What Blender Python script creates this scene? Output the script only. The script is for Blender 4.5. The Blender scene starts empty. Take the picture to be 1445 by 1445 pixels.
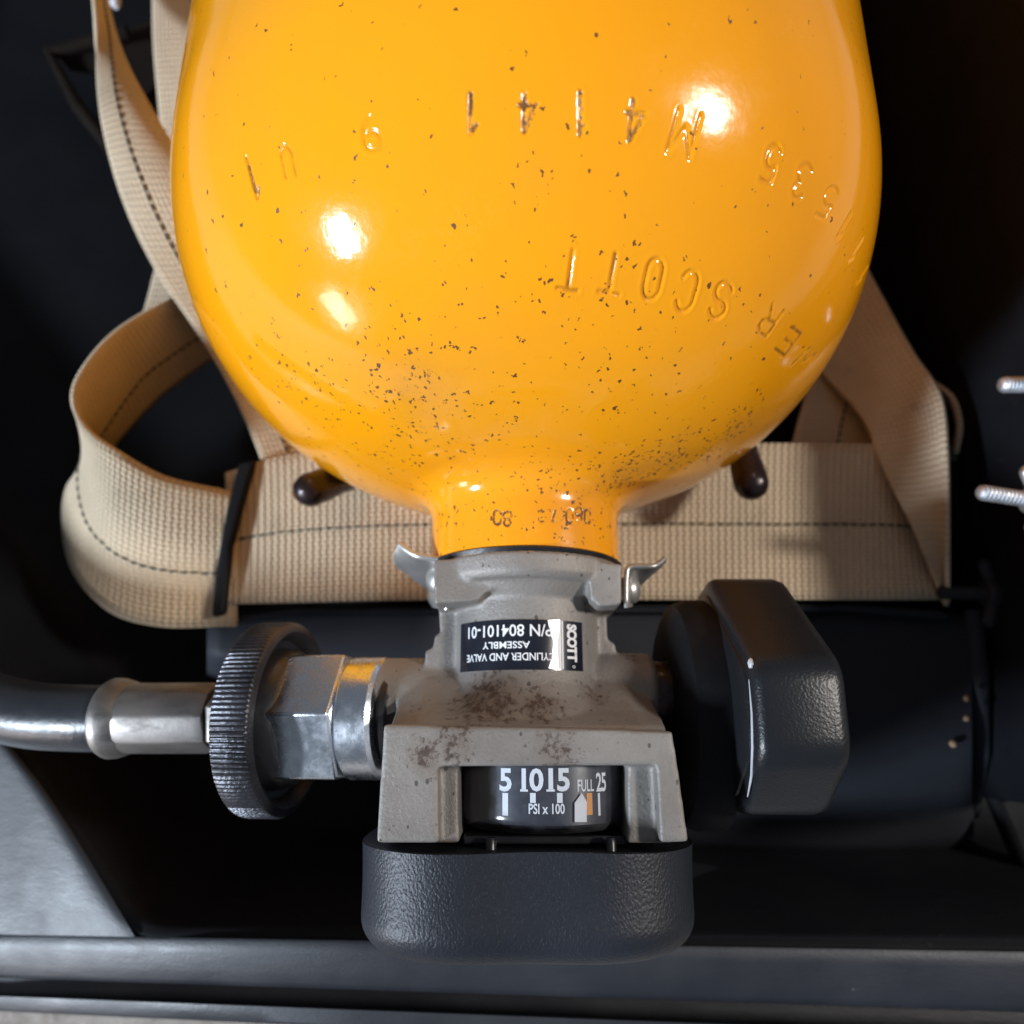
import bpy, bmesh, math, random
import numpy as np
from mathutils import Vector, Matrix, Quaternion
random.seed(4); rng = np.random.default_rng(4)
PI = math.pi
SC = bpy.context.scene
COL = SC.collection
# ------------------------------------------------------------------ camera
F = 1063.0; TH = math.atan((1030 - 722.5) / F); H = 0.172; CX = -0.003
cd = bpy.data.cameras.new('camera'); cam = bpy.data.objects.new('camera', cd); COL.objects.link(cam)
cam.location = (CX, 0, H); cam.rotation_euler = (TH, 0, 0)
cd.sensor_width = 36; cd.lens = 36 * F / 1445; cd.clip_start = 0.005; cd.clip_end = 50
cd.dof.use_dof = True; cd.dof.focus_distance = 0.137; cd.dof.aperture_fstop = 13
SC.camera = cam
# ------------------------------------------------------------------ light
w = bpy.data.worlds.new('World'); SC.world = w; w.use_nodes = True
bg = w.node_tree.nodes['Background']; bg.inputs[0].default_value = (0.70, 0.84, 1.0, 1); bg.inputs[1].default_value = 0.155
def lamp(name, d, dist, sx, sy, power, col, roll=0, target=(0, .06, .03)):
    l = bpy.data.lights.new(name, 'AREA'); l.shape = 'RECTANGLE' if sx != sy else 'DISK'
    l.size = sx; l.size_y = sy; l.energy = power; l.color = col
    o = bpy.data.objects.new(name, l); COL.objects.link(o)
    d = Vector(d).normalized(); o.location = Vector(target) + d * dist
    o.rotation_mode = 'QUATERNION'; o.rotation_quaternion = (-d).to_track_quat('-Z', 'Y') @ Quaternion((0, 0, 1), roll)
    return o
lamp('room_lamp', (-.82, -.44, .41), 1.2, .09, .19, 22, (.75, .865, 1.0), 1.05)
lamp('low_lamp', (-.80, -.60, .06), 1.2, .13, .24, 1.9, (1.0, .84, .78), 1.05)
lamp('ceiling_lamp', (.75, .05, .66), 1.3, .15, .15, 13, (1.0, .93, .86))
SC.view_settings.view_transform = 'Standard'; SC.view_settings.look = 'None'
SC.view_settings.exposure = 0.0; SC.view_settings.gamma = 1
# ------------------------------------------------------------------ geometry helpers
cT, sT = math.cos(TH), math.sin(TH)
def ray(u, v):
    x = (u - 722.5) / F; y = -(v - 722.5) / F
    return np.array([x, y * cT + sT, y * sT - cT])
def U(u, v, z):
    d = ray(u, v); t = (z - H) / d[2]
    return np.array([CX + d[0] * t, d[1] * t, z])
def tag(o, label=None, cat=None, group=None, kind=None):
    if label: o['label'] = label
    if cat: o['category'] = cat
    if group: o['group'] = group
    if kind: o['kind'] = kind
    return o
def empty(name, loc=(0, 0, 0)):
    o = bpy.data.objects.new(name, None); COL.objects.link(o); o.location = loc; o.empty_display_size = .01
    return o
def link(name, me, mat=None, parent=None, smooth=True, auto=None):
    o = bpy.data.objects.new(name, me); COL.objects.link(o)
    if mat: me.materials.append(mat)
    if parent:
        o.parent = parent
        pl = Vector((0, 0, 0)); p = parent
        while p: pl += p.location; p = p.parent
        o.location = -pl
    if smooth:
        me.polygons.foreach_set('use_smooth', [True] * len(me.polygons))
    if auto is not None:
        me.update(); me.set_sharp_from_angle(angle=math.radians(auto))
    return o
def pyd(name, V, Fc, mat=None, parent=None, smooth=True, auto=None):
    me = bpy.data.meshes.new(name); me.from_pydata([tuple(map(float, v)) for v in V], [], [tuple(map(int, f)) for f in Fc]); me.update()
    return link(name, me, mat, parent, smooth, auto)
class MB:
    def __init__(s): s.V = []; s.F = []
    def add(s, V, Fc):
        b = len(s.V); s.V += [tuple(map(float, v)) for v in V]; s.F += [tuple(b + int(i) for i in f) for f in Fc]; return s
    def box(s, a, b):
        (x0, y0, z0), (x1, y1, z1) = a, b
        return s.add([(x0,y0,z0),(x1,y0,z0),(x1,y1,z0),(x0,y1,z0),(x0,y0,z1),(x1,y0,z1),(x1,y1,z1),(x0,y1,z1)],
              [(3,2,1,0),(4,5,6,7),(0,1,5,4),(1,2,6,5),(2,3,7,6),(3,0,4,7)])
    def prism(s, poly, z0, z1):            # poly: xy points, any winding
        P = [tuple(p[:2]) for p in poly]
        ar = sum(P[i][0]*P[(i+1)%len(P)][1]-P[(i+1)%len(P)][0]*P[i][1] for i in range(len(P)))
        if ar < 0: P = P[::-1]
        n = len(P); lo, hi = min(z0, z1), max(z0, z1)
        V = [(x, y, lo) for x, y in P] + [(x, y, hi) for x, y in P]
        Fc = [tuple(range(n))[::-1], tuple(range(n, 2*n))] + [(i, (i+1) % n, n + (i+1) % n, n + i) for i in range(n)]
        return s.add(V, Fc)
    def ppx(s, px, ztop, zbot):            # prism whose near face outline is seen at these picture points
        return s.prism([U(u, v, ztop) for u, v in px], zbot, ztop)
    def rev(s, prof, o, ax, n=64, cap=True, n0=None):   # prof: (dist along axis, radius)
        ax = Vector(ax).normalized(); o = Vector(o)
        e1 = ax.orthogonal().normalized() if n0 is None else (Vector(n0) - ax * Vector(n0).dot(ax)).normalized(); e2 = ax.cross(e1)
        V = []; Fc = []
        for d, r in prof:
            for k in range(n):
                a = 2*PI*k/n; V.append(tuple(o + ax*d + (e1*math.cos(a) + e2*math.sin(a))*r))
        m = len(prof)
        for i in range(m-1):
            for k in range(n):
                k2 = (k+1) % n; Fc.append((i*n+k, i*n+k2, (i+1)*n+k2, (i+1)*n+k))
        if cap: Fc.append(tuple(range(n))[::-1]); Fc.append(tuple((m-1)*n + k for k in range(n)))
        return s.add(V, Fc)
    def tube(s, pts, r, n=16):
        pts = [Vector(p) for p in pts]; rr = r if hasattr(r, '__len__') else [r]*len(pts)
        t0 = (pts[1]-pts[0]).normalized(); e = t0.orthogonal().normalized(); V = []; Fc = []
        for i, p in enumerate(pts):
            t = (pts[min(i+1, len(pts)-1)] - pts[max(i-1, 0)]).normalized()
            e = (e - t*e.dot(t)).normalized(); g = t.cross(e)
            for k in range(n):
                a = 2*PI*k/n; V.append(tuple(p + (e*math.cos(a)+g*math.sin(a))*rr[i]))
        for i in range(len(pts)-1):
            for k in range(n):
                k2 = (k+1) % n; Fc.append((i*n+k, i*n+k2, (i+1)*n+k2, (i+1)*n+k))
        Fc.append(tuple(range(n))[::-1]); Fc.append(tuple((len(pts)-1)*n+k for k in range(n)))
        return s.add(V, Fc)
    def build(s, name, mat, parent=None, smooth=True, auto=35, fix=True):
        o = pyd(name, s.V, s.F, mat, parent, smooth, auto)
        if fix and len(s.F) < 20000: fixn(o)
        if auto is not None: o.data.set_sharp_from_angle(angle=math.radians(auto))
        return o
def fixn(o):
    me = o.data; b = bmesh.new(); b.from_mesh(me); bmesh.ops.recalc_face_normals(b, faces=b.faces)
    c = sum((v.co for v in b.verts), Vector())/len(b.verts)
    if all(e.is_manifold for e in b.edges) is False and sum(f.normal.dot(f.calc_center_median()-c)*f.calc_area() for f in b.faces) < 0:
        bmesh.ops.reverse_faces(b, faces=b.faces)
    b.to_mesh(me); b.free(); return o
def bevel(o, w, seg=3, ang=40):
    m = o.modifiers.new('bevel', 'BEVEL'); m.width = w; m.segments = seg; m.limit_method = 'ANGLE'; m.angle_limit = math.radians(ang)
    return o
def voxel(o, size, smooth=6, fac=.5):
    m = o.modifiers.new('remesh', 'REMESH'); m.mode = 'VOXEL'; m.voxel_size = size; m.use_smooth_shade = True
    if smooth:
        m = o.modifiers.new('smooth', 'SMOOTH'); m.iterations = smooth; m.factor = fac
    return o
def spline(P, n):
    P = [np.array(p, float) for p in P]; m = len(P)
    Q = [2*P[0]-P[1]] + P + [2*P[-1]-P[-2]]
    out = []
    for k in range(n):
        t = k/(n-1)*(m-1); i = min(int(t), m-2); f = t-i
        a, b, c, d = Q[i:i+4]
        out.append(.5*((2*b) + (-a+c)*f + (2*a-5*b+4*c-d)*f*f + (-a+3*b-3*c+d)*f**3))
    return np.array(out)
# ------------------------------------------------------------------ materials
class NT:
    def __init__(s, name):
        s.m = bpy.data.materials.new(name); s.m.use_nodes = True; s.t = s.m.node_tree
        s.b = s.t.nodes['Principled BSDF']; s.out = s.t.nodes['Material Output']
        s.tc = s.t.nodes.new('ShaderNodeTexCoord'); s.ob = s.tc.outputs['Object']; s.uv = s.tc.outputs['UV']
    def n(s, typ, **k):
        nd = s.t.nodes.new(typ)
        for a, v in k.items(): setattr(nd, a, v)
        return nd
    def l(s, a, b): s.t.links.new(a, b)
    def math(s, op, a, b=None, c=None, clamp=False):
        nd = s.n('ShaderNodeMath', operation=op, use_clamp=clamp)
        for i, x in enumerate((a, b, c)):
            if x is None: continue
            if isinstance(x, (int, float)): nd.inputs[i].default_value = x
            else: s.l(x, nd.inputs[i])
        return nd.outputs[0]
    def mapping(s, src, scale=(1,1,1), rot=(0,0,0)):
        nd = s.n('ShaderNodeMapping'); nd.inputs['Scale'].default_value = scale; nd.inputs['Rotation'].default_value = rot
        s.l(src, nd.inputs[0]); return nd.outputs[0]
    def noise(s, scale, detail=4, rough=.55, src=None, dist=0):
        nd = s.n('ShaderNodeTexNoise'); nd.inputs['Scale'].default_value = scale; nd.inputs['Detail'].default_value = detail
        nd.inputs['Roughness'].default_value = rough; nd.inputs['Distortion'].default_value = dist
        s.l(src or s.ob, nd.inputs['Vector']); return nd.outputs[0]
    def voro(s, scale, src=None, feature='F1', rnd=1):
        nd = s.n('ShaderNodeTexVoronoi', feature=feature); nd.inputs['Scale'].default_value = scale; nd.inputs['Randomness'].default_value = rnd
        s.l(src or s.ob, nd.inputs['Vector']); return nd
    def ramp(s, x, a, b, va=0, vb=1):
        nd = s.n('ShaderNodeMapRange'); nd.inputs[1].default_value = a; nd.inputs[2].default_value = b
        nd.inputs[3].default_value = va; nd.inputs[4].default_value = vb; s.l(x, nd.inputs[0]); return nd.outputs[0]
    def mix(s, f, a, b):
        nd = s.n('ShaderNodeMix', data_type='RGBA')
        if isinstance(f, (int, float)): nd.inputs[0].default_value = f
        else: s.l(f, nd.inputs[0])
        for i, x in ((6, a), (7, b)):
            if isinstance(x, tuple): nd.inputs[i].default_value = x + (1,) if len(x) == 3 else x
            else: s.l(x, nd.inputs[i])
        return nd.outputs[2]
    def bump(s, h, dist, strength=1, prev=None):
        nd = s.n('ShaderNodeBump'); nd.inputs['Distance'].default_value = dist; nd.inputs['Strength'].default_value = strength
        s.l(h, nd.inputs['Height'])
        if prev: s.l(prev, nd.inputs['Normal'])
        return nd.outputs[0]
    def set(s, **k):
        for a, v in k.items():
            i = s.b.inputs[a.replace('_', ' ')]
            if isinstance(v, (int, float)): i.default_value = v
            elif isinstance(v, tuple): i.default_value = v + (1,) if len(v) == 3 else v
            else: s.l(v, i)
        return s
def m_plain(name, col, rough=.4, metal=0, bump=None, var=.15, spec=.5, coat=0):
    t = NT(name); nz = t.noise(60, 5); 
    c = t.mix(t.ramp(nz, .3, .7), tuple(x*(1-var) for x in col), tuple(min(1, x*(1+var)) for x in col))
    r = t.ramp(t.noise(140, 4), .3, .7, rough*.85, min(1, rough*1.2))
    t.set(Base_Color=c, Roughness=r, Metallic=metal, Specular_IOR_Level=spec, Coat_Weight=coat)
    if bump: t.set(Normal=t.bump(t.noise(bump[0], 5), bump[1]))
    return t.m
def m_yellow():
    t = NT('yellow_enamel'); 
    g = t.n('ShaderNodeAttribute', attribute_name='grime').outputs['Fac']
    st = t.n('ShaderNodeAttribute', attribute_name='stamp').outputs['Fac']
    # wobble coordinates so the chips are ragged
    wob = t.n('ShaderNodeTexNoise'); wob.inputs['Scale'].default_value = 900; wob.inputs['Detail'].default_value = 3; t.l(t.ob, wob.inputs['Vector'])
    add = t.n('ShaderNodeVectorMath', operation='MULTIPLY_ADD'); t.l(wob.outputs['Color'], add.inputs[0]); add.inputs[1].default_value = (.0022,)*3; t.l(t.ob, add.inputs[2])
    warped = add.outputs[0]
    def chips(scale, rad, dens, src):
        v = t.voro(scale, src); sep = t.n('ShaderNodeSeparateColor'); t.l(v.outputs['Color'], sep.inputs[0])
        r = t.math('MULTIPLY', sep.outputs[1], rad)
        inside = t.math('LESS_THAN', v.outputs['Distance'], r)
        keep = t.math('LESS_THAN', sep.outputs[0], dens)
        return t.math('MULTIPLY', inside, keep)
    dens_small = t.math('MULTIPLY_ADD', g, .45, .032)
    a = chips(680, .25, dens_small, t.mapping(warped, (1, 1.0, .6)))
    gm = t.math('MULTIPLY', g, t.ramp(t.noise(170, 3), .38, .62, .25, 1.5)); b = chips(1250, .42, t.math('MULTIPLY_ADD', gm, .70, .03), t.mapping(warped, (1, .75, .75), (.2, 0, .35)))
    c = chips(270, .11, t.math('MULTIPLY_ADD', g, .10, .075), warped)
    # long scratches near the shoulder
    rub = t.math('MULTIPLY', t.ramp(t.noise(450, 6, .7), .60, .66), t.ramp(g, .85, 1.3))
    scr = t.noise(60, 3, .6, t.mapping(t.ob, (14, 1.2, 14), (0, .3, .5)))
    scr = t.math('MULTIPLY', t.math('LESS_THAN', t.math('ABSOLUTE', t.math('SUBTRACT', scr, .5)), .0035), t.ramp(t.noise(40, 3), .60, .70))
    allc = t.math('MAXIMUM', t.math('MAXIMUM', a, b), t.math('MAXIMUM', c, rub))
    st2 = t.math('MULTIPLY', st, t.ramp(t.noise(420, 5, .7), .44, .54))
    allc = t.math('MAXIMUM', allc, st2, clamp=True)
    base = t.mix(t.ramp(t.noise(14, 4), .35, .7), (.92, .345, .004), (.95, .365, .005))
    rust = t.mix(t.noise(700, 3), (.05, .018, .004), (.17, .06, .008))
    film = t.ramp(t.noise(26, 7, .68), .42, .75, 0, .30)
    base = t.mix(t.math('MULTIPLY', film, t.math('ADD', g, .30), clamp=True), base, (.42, .20, .06)); base = t.mix(t.math('MULTIPLY', scr, .45), base, (.98, .62, .18))
    col = t.mix(t.math('MULTIPLY', allc, .96), base, rust)
    rough = t.math('MULTIPLY_ADD', allc, .45, t.math('ADD', t.ramp(t.noise(90, 5), .3, .7, .09, .14), t.math('MULTIPLY', t.ramp(t.noise(22, 7, .7), .52, .75), .14)))
    n1 = t.bump(t.noise(75, 4, .5), .00022, .4)
    n2 = t.bump(t.noise(600, 2), .00003, .6, n1)
    n3 = t.bump(t.math('SUBTRACT', 1, allc), .00008, 1, n2)
    t.set(Base_Color=col, Roughness=rough, Normal=n3, Specular_IOR_Level=.5, Coat_Weight=.25, Coat_Roughness=.06)
    return t.m
def m_cast():
    t = NT('grey_cast_metal')
    g = t.n('ShaderNodeAttribute', attribute_name='grime').outputs['Fac']
    base = t.mix(t.ramp(t.noise(45, 6, .6), .35, .68), (.20, .183, .168), (.29, .268, .248))
    # rust patches in fixed places; the largest also paints in shade at the shoulder
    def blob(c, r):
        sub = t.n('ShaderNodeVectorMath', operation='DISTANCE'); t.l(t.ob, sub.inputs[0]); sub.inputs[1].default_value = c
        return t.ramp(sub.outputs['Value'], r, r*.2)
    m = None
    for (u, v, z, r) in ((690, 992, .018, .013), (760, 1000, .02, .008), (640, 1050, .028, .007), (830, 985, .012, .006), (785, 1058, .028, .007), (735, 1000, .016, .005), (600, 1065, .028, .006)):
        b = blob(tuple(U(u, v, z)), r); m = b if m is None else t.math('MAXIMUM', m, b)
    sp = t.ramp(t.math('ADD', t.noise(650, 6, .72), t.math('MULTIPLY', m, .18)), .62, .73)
    pits = t.voro(640, t.mapping(t.ob, (1, .7, 1))); sepc = t.n('ShaderNodeSeparateColor'); t.l(pits.outputs['Color'], sepc.inputs[0])
    pit = t.math('MULTIPLY', t.math('LESS_THAN', pits.outputs['Distance'], t.math('MULTIPLY', sepc.outputs[1], .26)), t.math('LESS_THAN', sepc.outputs[0], .30))
    stain_shade = t.ramp(t.math('MULTIPLY', m, t.noise(160, 5, .6)), .15, .55, 0, .5)
    col = t.mix(stain_shade, base, (.13, .085, .055))
    col = t.mix(t.math('MULTIPLY', sp, .8), col, (.06, .035, .025))
    col = t.mix(t.math('MULTIPLY', pit, .75), col, (.05, .045, .04))
    n1 = t.bump(t.noise(1300, 4, .7), .00022, .9)
    n2 = t.bump(t.math('SUBTRACT', 1, t.math('MAXIMUM', pit, sp)), .00012, .8, n1)
    t.set(Base_Color=col, Roughness=.52, Metallic=.35, Normal=n2)
    return t.m
def m_rubber(name, scale=(1, 1, 1), dist=.00028, sc=700, base=(.016, .017, .020), rough=.38):
    t = NT(name)
    v = t.voro(sc, t.mapping(t.ob, scale), 'SMOOTH_F1'); nz = t.noise(sc*1.3, 4, .6, t.mapping(t.ob, scale))
    h = t.math('ADD', v.outputs['Distance'], t.math('MULTIPLY', nz, .9))
    dust = t.ramp(t.noise(1800, 4, .75), .73, .80)
    dm = t.math('MULTIPLY', dust, t.ramp(t.noise(50, 4), .45, .7))
    col = t.mix(t.math('MULTIPLY', dm, .6), t.mix(t.ramp(t.noise(35, 5), .3, .7), base, tuple(x*1.5 for x in base)), (.22, .19, .17))
    t.set(Base_Color=col, Roughness=t.math('MULTIPLY_ADD', dm, .3, rough), Normal=t.bump(h, dist, .8), Specular_IOR_Level=.36)
    return t.m
def m_case(name='black_case_plastic', base=(.013, .014, .017), rough=.42, spec=.7):
    t = NT(name)
    sc = t.noise(220, 6, .7, t.mapping(t.ob, (.25, 1, 1), (0, 0, .2)))
    dust = t.ramp(t.noise(900, 4, .8), .665, .74); dm = t.math('MULTIPLY', dust, t.ramp(t.noise(25, 4), .42, .68))
    col = t.mix(t.math('MULTIPLY', dm, .55), t.mix(t.ramp(t.noise(12, 5), .3, .7), base, tuple(x*1.6 for x in base)), (.25, .24, .23))
    t.set(Base_Color=col, Roughness=t.ramp(t.noise(40, 5), .3, .7, rough*.85, rough*1.25), Normal=t.bump(sc, .00025, .6, t.bump(t.noise(1600, 3), .00006, .8)), Specular_IOR_Level=spec)
    return t.m
def m_web(name='tan_webbing', base=(.80, .635, .44)):
    t = NT(name)
    sep = t.n('ShaderNodeSeparateXYZ'); t.l(t.uv, sep.inputs[0]); x, y = sep.outputs[0], sep.outputs[1]
    wv = t.n('ShaderNodeTexNoise'); wv.inputs['Scale'].default_value = 120; t.l(t.uv, wv.inputs['Vector'])
    y = t.math('MULTIPLY_ADD', wv.outputs[0], .0006, y)
    P = .0021; Q = .0014
    row = t.math('FLOOR', t.math('DIVIDE', y, Q))
    ph = t.math('MULTIPLY', t.math('MODULO', row, 2.0), .12)
    sx = t.math('ABSOLUTE', t.math('SINE', t.math('MULTIPLY', t.math('ADD', t.math('DIVIDE', x, P), ph), PI)))
    sy = t.math('ABSOLUTE', t.math('SINE', t.math('MULTIPLY', t.math('DIVIDE', y, Q), PI)))
    h = t.math('MULTIPLY', t.math('POWER', sx, .6), t.math('POWER', sy, .6))
    h = t.math('MULTIPLY_ADD', t.noise(2600, 3, .6), .35, h)
    nz = t.noise(35, 5, .6)
    c = t.mix(t.ramp(nz, .3, .72), base, tuple(k*.78 for k in base))
    c = t.mix(t.ramp(h, .1, .7, .42, 0), c, tuple(k*.45 for k in base))
    c = t.mix(t.ramp(t.noise(70, 6, .7), .62, .75, 0, .4), c, (.22, .15, .09))
    t.set(Base_Color=c, Roughness=.85, Normal=t.bump(h, .0007, 1), Specular_IOR_Level=.2, Sheen_Weight=.15)
    return t.m
def m_glass():
    t = NT('gauge_glass'); t.t.nodes.remove(t.b)
    gl = t.n('ShaderNodeBsdfGlossy'); tr = t.n('ShaderNodeBsdfTransparent'); fr = t.n('ShaderNodeFresnel'); mx = t.n('ShaderNodeMixShader')
    t.l(t.ramp(t.noise(260, 6, .7), .3, .8, .05, .22), gl.inputs['Roughness']); tr.inputs[0].default_value = (.90, .92, .95, 1); geo = t.n('ShaderNodeNewGeometry'); t.l(t.math('MULTIPLY_ADD', geo.outputs['Backfacing'], 1/1.5-1.5, 1.5), fr.inputs[0])
    df = t.n('ShaderNodeBsdfDiffuse'); df.inputs[0].default_value = (.5, .5, .54, 1)
    t.l(t.math('ADD', fr.outputs[0], .02), mx.inputs[0]); t.l(tr.outputs[0], mx.inputs[1]); t.l(gl.outputs[0], mx.inputs[2])
    mx2 = t.n('ShaderNodeMixShader'); t.l(t.ramp(t.noise(110, 6, .75), .42, .8, .01, .12), mx2.inputs[0]); t.l(mx.outputs[0], mx2.inputs[1]); t.l(df.outputs[0], mx2.inputs[2])
    t.l(mx2.outputs[0], t.out.inputs[0]); return t.m
def m_metal(name, col, rough, sc=200, scr=(1, 1, 1)):
    t = NT(name); nz = t.noise(sc, 6, .65, t.mapping(t.ob, scr))
    t.set(Base_Color=t.mix(t.ramp(nz, .35, .7), col, tuple(x*.72 for x in col)), Metallic=1.0, Roughness=t.ramp(nz, .3, .7, rough*.7, rough*1.5),
          Normal=t.bump(t.noise(sc*4, 4, .6), .00004, .8)); return t.m
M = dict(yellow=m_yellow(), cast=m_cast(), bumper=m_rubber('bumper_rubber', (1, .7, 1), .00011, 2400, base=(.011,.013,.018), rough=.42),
         knob=m_rubber('knob_rubber', (1, 1, 1), .00006, 1900, base=(.009,.010,.012), rough=.34), case=m_case(base=(.010,.0115,.016), rough=.48), web=m_web(), glass=m_glass(),
         tray=m_case('tray_plastic', (.004, .0045, .006), .6, .18), plate=m_case('backplate_plastic', (.015, .0165, .021), .62, .22),
         zinc=m_metal('zinc_plated_steel', (.86, .89, .95), .24, 300), steel=m_metal('worn_steel', (.62, .61, .60), .32, 260),
         ferrule=m_metal('dull_nickel', (.27, .25, .235), .5, 180, (.4, 1, 1)), clip=m_plain('spring_steel', (.55, .53, .51), .38, .75, (400, .00008)),
         wheel=m_plain('black_chromed_knurl', (.05, .05, .058), .30, .7, (1100, .00016), .55), dial=m_plain('dial_black', (.035, .037, .05), .35),
         black=m_plain('black_plastic', (.012, .012, .014), .35, 0, (500, .0001)), hose=m_plain('black_hose_rubber', (.018, .020, .025), .33, 0, (700, .00008)),
         ink=m_plain('white_ink', (.80, .81, .84), .5, var=.06), lab=m_plain('label_black', (.012, .014, .022), .22), silver=m_plain('scuffed_silver', (.62, .62, .66), .35, .3),
         orange=m_plain('orange_ink', (.80, .33, .07), .5), peg=m_plain('dark_bronze', (.035, .022, .022), .28, .4, (260, .0003), var=.5), thread=m_plain('black_thread', (.03, .027, .022), .8),
         galv=m_metal('galvanised_bolt', (.74, .76, .80), .5, 300), brown=m_plain('brown_strap', (.009, .005, .003), .85, spec=.2), white=m_plain('white_plastic', (.7, .7, .74), .4),
         crumb=m_plain('crumb', (.35, .22, .13), .9, 0, (900, .0004), .5))
# ------------------------------------------------------------------ the setting: carpet under the case
def m_carpet():
    t = NT('carpet'); nz = t.noise(260, 6, .7)
    t.set(Base_Color=t.mix(t.ramp(nz, .3, .7), (.26, .23, .20), (.50, .46, .42)), Roughness=.95, Normal=t.bump(nz, .004, 1)); return t.m
mc = m_carpet()
ZF = -.105
tag(pyd('carpet', [(-1.5, -1.5, ZF), (1.5, -1.5, ZF), (1.5, 1.5, ZF), (-1.5, 1.5, ZF)], [(0, 1, 2, 3)], mc), 'beige grey carpet under the case', kind='structure')
tb = MB()
for _ in range(5200):
    x = rng.uniform(-.24, .0); y = rng.uniform(-.21, -.10); a = rng.uniform(0, 2*PI); l = rng.uniform(.002, .005); r = rng.uniform(.0005, .001)
    tx, ty = x + rng.normal()*.0015, y + rng.normal()*.0015
    tb.add([(x+r*math.cos(a+k*2.09), y+r*math.sin(a+k*2.09), ZF) for k in range(3)] + [(tx, ty, ZF+l)], [(0,1,3),(1,2,3),(2,0,3)])
tag(tb.build('carpet_tufts', mc, auto=None), 'short beige carpet tufts below the case rim', kind='stuff')
# ------------------------------------------------------------------ the case
case = tag(empty('equipment_case', (0, .15, -.1)), 'open black plastic carrying case that holds the yellow cylinder and straps', 'case')
CF = -.098
RZ = -.030       # rim height
def pz(u, v, z=RZ): return tuple(U(u, v, z))
def zoff(x): return -1.6*min(.11, max(0, -.03-x))**2
# floor tray with rounded walls: rim inner outline (xy) -> floor outline
a0 = U(186, 1326, RZ+zoff(-.088)); a1 = U(1445, 1346, RZ)
ys = (a1[1]-a0[1])/(a1[0]-a0[0])
def rimy(x): return a0[1] + ys*(x-a0[0])
cl = U(-10, 1030, RZ+zoff(-.140))       # diagonal corner upper end
inner = [(a0[0], rimy(a0[0])), (.30, rimy(.30)), (.30, .52), (-.30, .52), (-.30, cl[1]+.17), (cl[0], cl[1])]
def loop(poly, r=.012, n=6):
    out = []; m = len(poly)
    for i in range(m):
        p = np.array(poly[i]); a = np.array(poly[i-1]); b = np.array(poly[(i+1) % m])
        da = (a-p)/np.linalg.norm(a-p); db = (b-p)/np.linalg.norm(b-p)
        for k in range(n):
            t = k/(n-1); q = (1-t)**2*(p+da*r) + 2*t*(1-t)*p + t*t*(p+db*r); out.append(q)
    return np.array(out)
def offset(poly, d):        # inward offset of a polygon (ccw)
    out = []; m = len(poly)
    for i in range(m):
        p = np.array(poly[i]); a = np.array(poly[i-1]); b = np.array(poly[(i+1) % m])
        n1 = np.array([-(p-a)[1], (p-a)[0]]); n1 /= np.linalg.norm(n1); n2 = np.array([-(b-p)[1], (b-p)[0]]); n2 /= np.linalg.norm(n2)
        k = (n1+n2); k = k/np.dot(k, k)*2; out.append(p+k*d)
    return out
L0 = loop(inner, .006); rings = []
for d, z in ((-.0, RZ), (.0018, RZ-.0006), (.003, RZ-.003), (.010, RZ-.03), (.016, CF+.012), (.022, CF+.003), (.032, CF)):
    rings.append([(x, y, z + (zoff(x) - .0004)*max(0, min(1, (z-CF)/(RZ-CF)))) for x, y in loop(offset(inner, d), .006+d*.8)])
V = [p for r in rings for p in r]; n = len(L0); Fc = []
for i in range(len(rings)-1):
    for k in range(n):
        k2 = (k+1) % n; Fc.append((i*n+k, i*n+k2, (i+1)*n+k2, (i+1)*n+k))
Fc.append(tuple((len(rings)-1)*n+k for k in range(n)))
pyd('tray', V, Fc, M['tray'], case, auto=60)
# rim flange around the tray: flat strip, groove, outer lip
def strip(name, rows, mat=M['case']):   # rows: (v at the left edge of the picture, v at the right edge, height)
    V = []; Fc = []; us = np.linspace(-420, 1900, 60)
    for u in us:
        t = u/1445
        for va, vb_, z in rows: V.append(tuple(U(u, va+(vb_-va)*t, z + zoff((u-722)/F*.205))))
    m_ = len(rows)
    for i in range(len(us)-1):
        for k in range(m_-1): Fc.append((i*m_+k, (i+1)*m_+k, (i+1)*m_+k+1, i*m_+k+1))
    return fixn(pyd(name, V, Fc, mat, case, auto=50))
strip('rim', [(1319, 1343, RZ), (1323, 1349, RZ+.0004), (1340, 1365, RZ), (1360, 1395, RZ-.0012), (1374, 1416, RZ-.0024), (1379, 1426, RZ-.0034), (1380, 1428, RZ-.005), (1380, 1428, RZ-.030)])
strip('outer_lip', [(1405, 1460, RZ-.030), (1404, 1459, RZ-.004), (1406, 1462, RZ-.003), (1424, 1490, RZ-.0032), (1427, 1494, RZ-.0045), (1427, 1494, RZ-.03), (1427, 1494, RZ-.07)])
m = MB(); m.ppx([(-420, 1365), (1900, 1444), (1900, 1480), (-420, 1400)], RZ-.026, RZ-.028); m.build('groove', M['case'], case)
# corner flange on the left: slightly dished plate
cf = [(190, 1322), (155, 1262), (105, 1180), (55, 1105), (-5, 1030)]
V = []; Fc = []; nn = 24
for i, (u, v) in enumerate(spline(cf, 20)):
    for k in range(nn):
        t = (k/(nn-1))**1.5; uu = u*(1-t) - 420*t; vv = v*(1-t) + (1311 + (v-1322)*1.6)*t
        x = U(uu, vv, RZ)[0]; dd = U(u, v, RZ)[0]-x
        zz = RZ + .0002 + zoff(x) + .0016*(1-math.exp(-dd/.002)) * (1-math.exp(-i/2.5)) - .06*dd*(1-math.exp(-i/3))
        V.append(tuple(U(uu, vv, zz)))
for i in range(19):
    for k in range(nn-1): Fc.append((i*nn+k, (i+1)*nn+k, (i+1)*nn+k+1, i*nn+k+1))
pyd('corner_flange', V, Fc, M['case'], case, auto=60)
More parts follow.
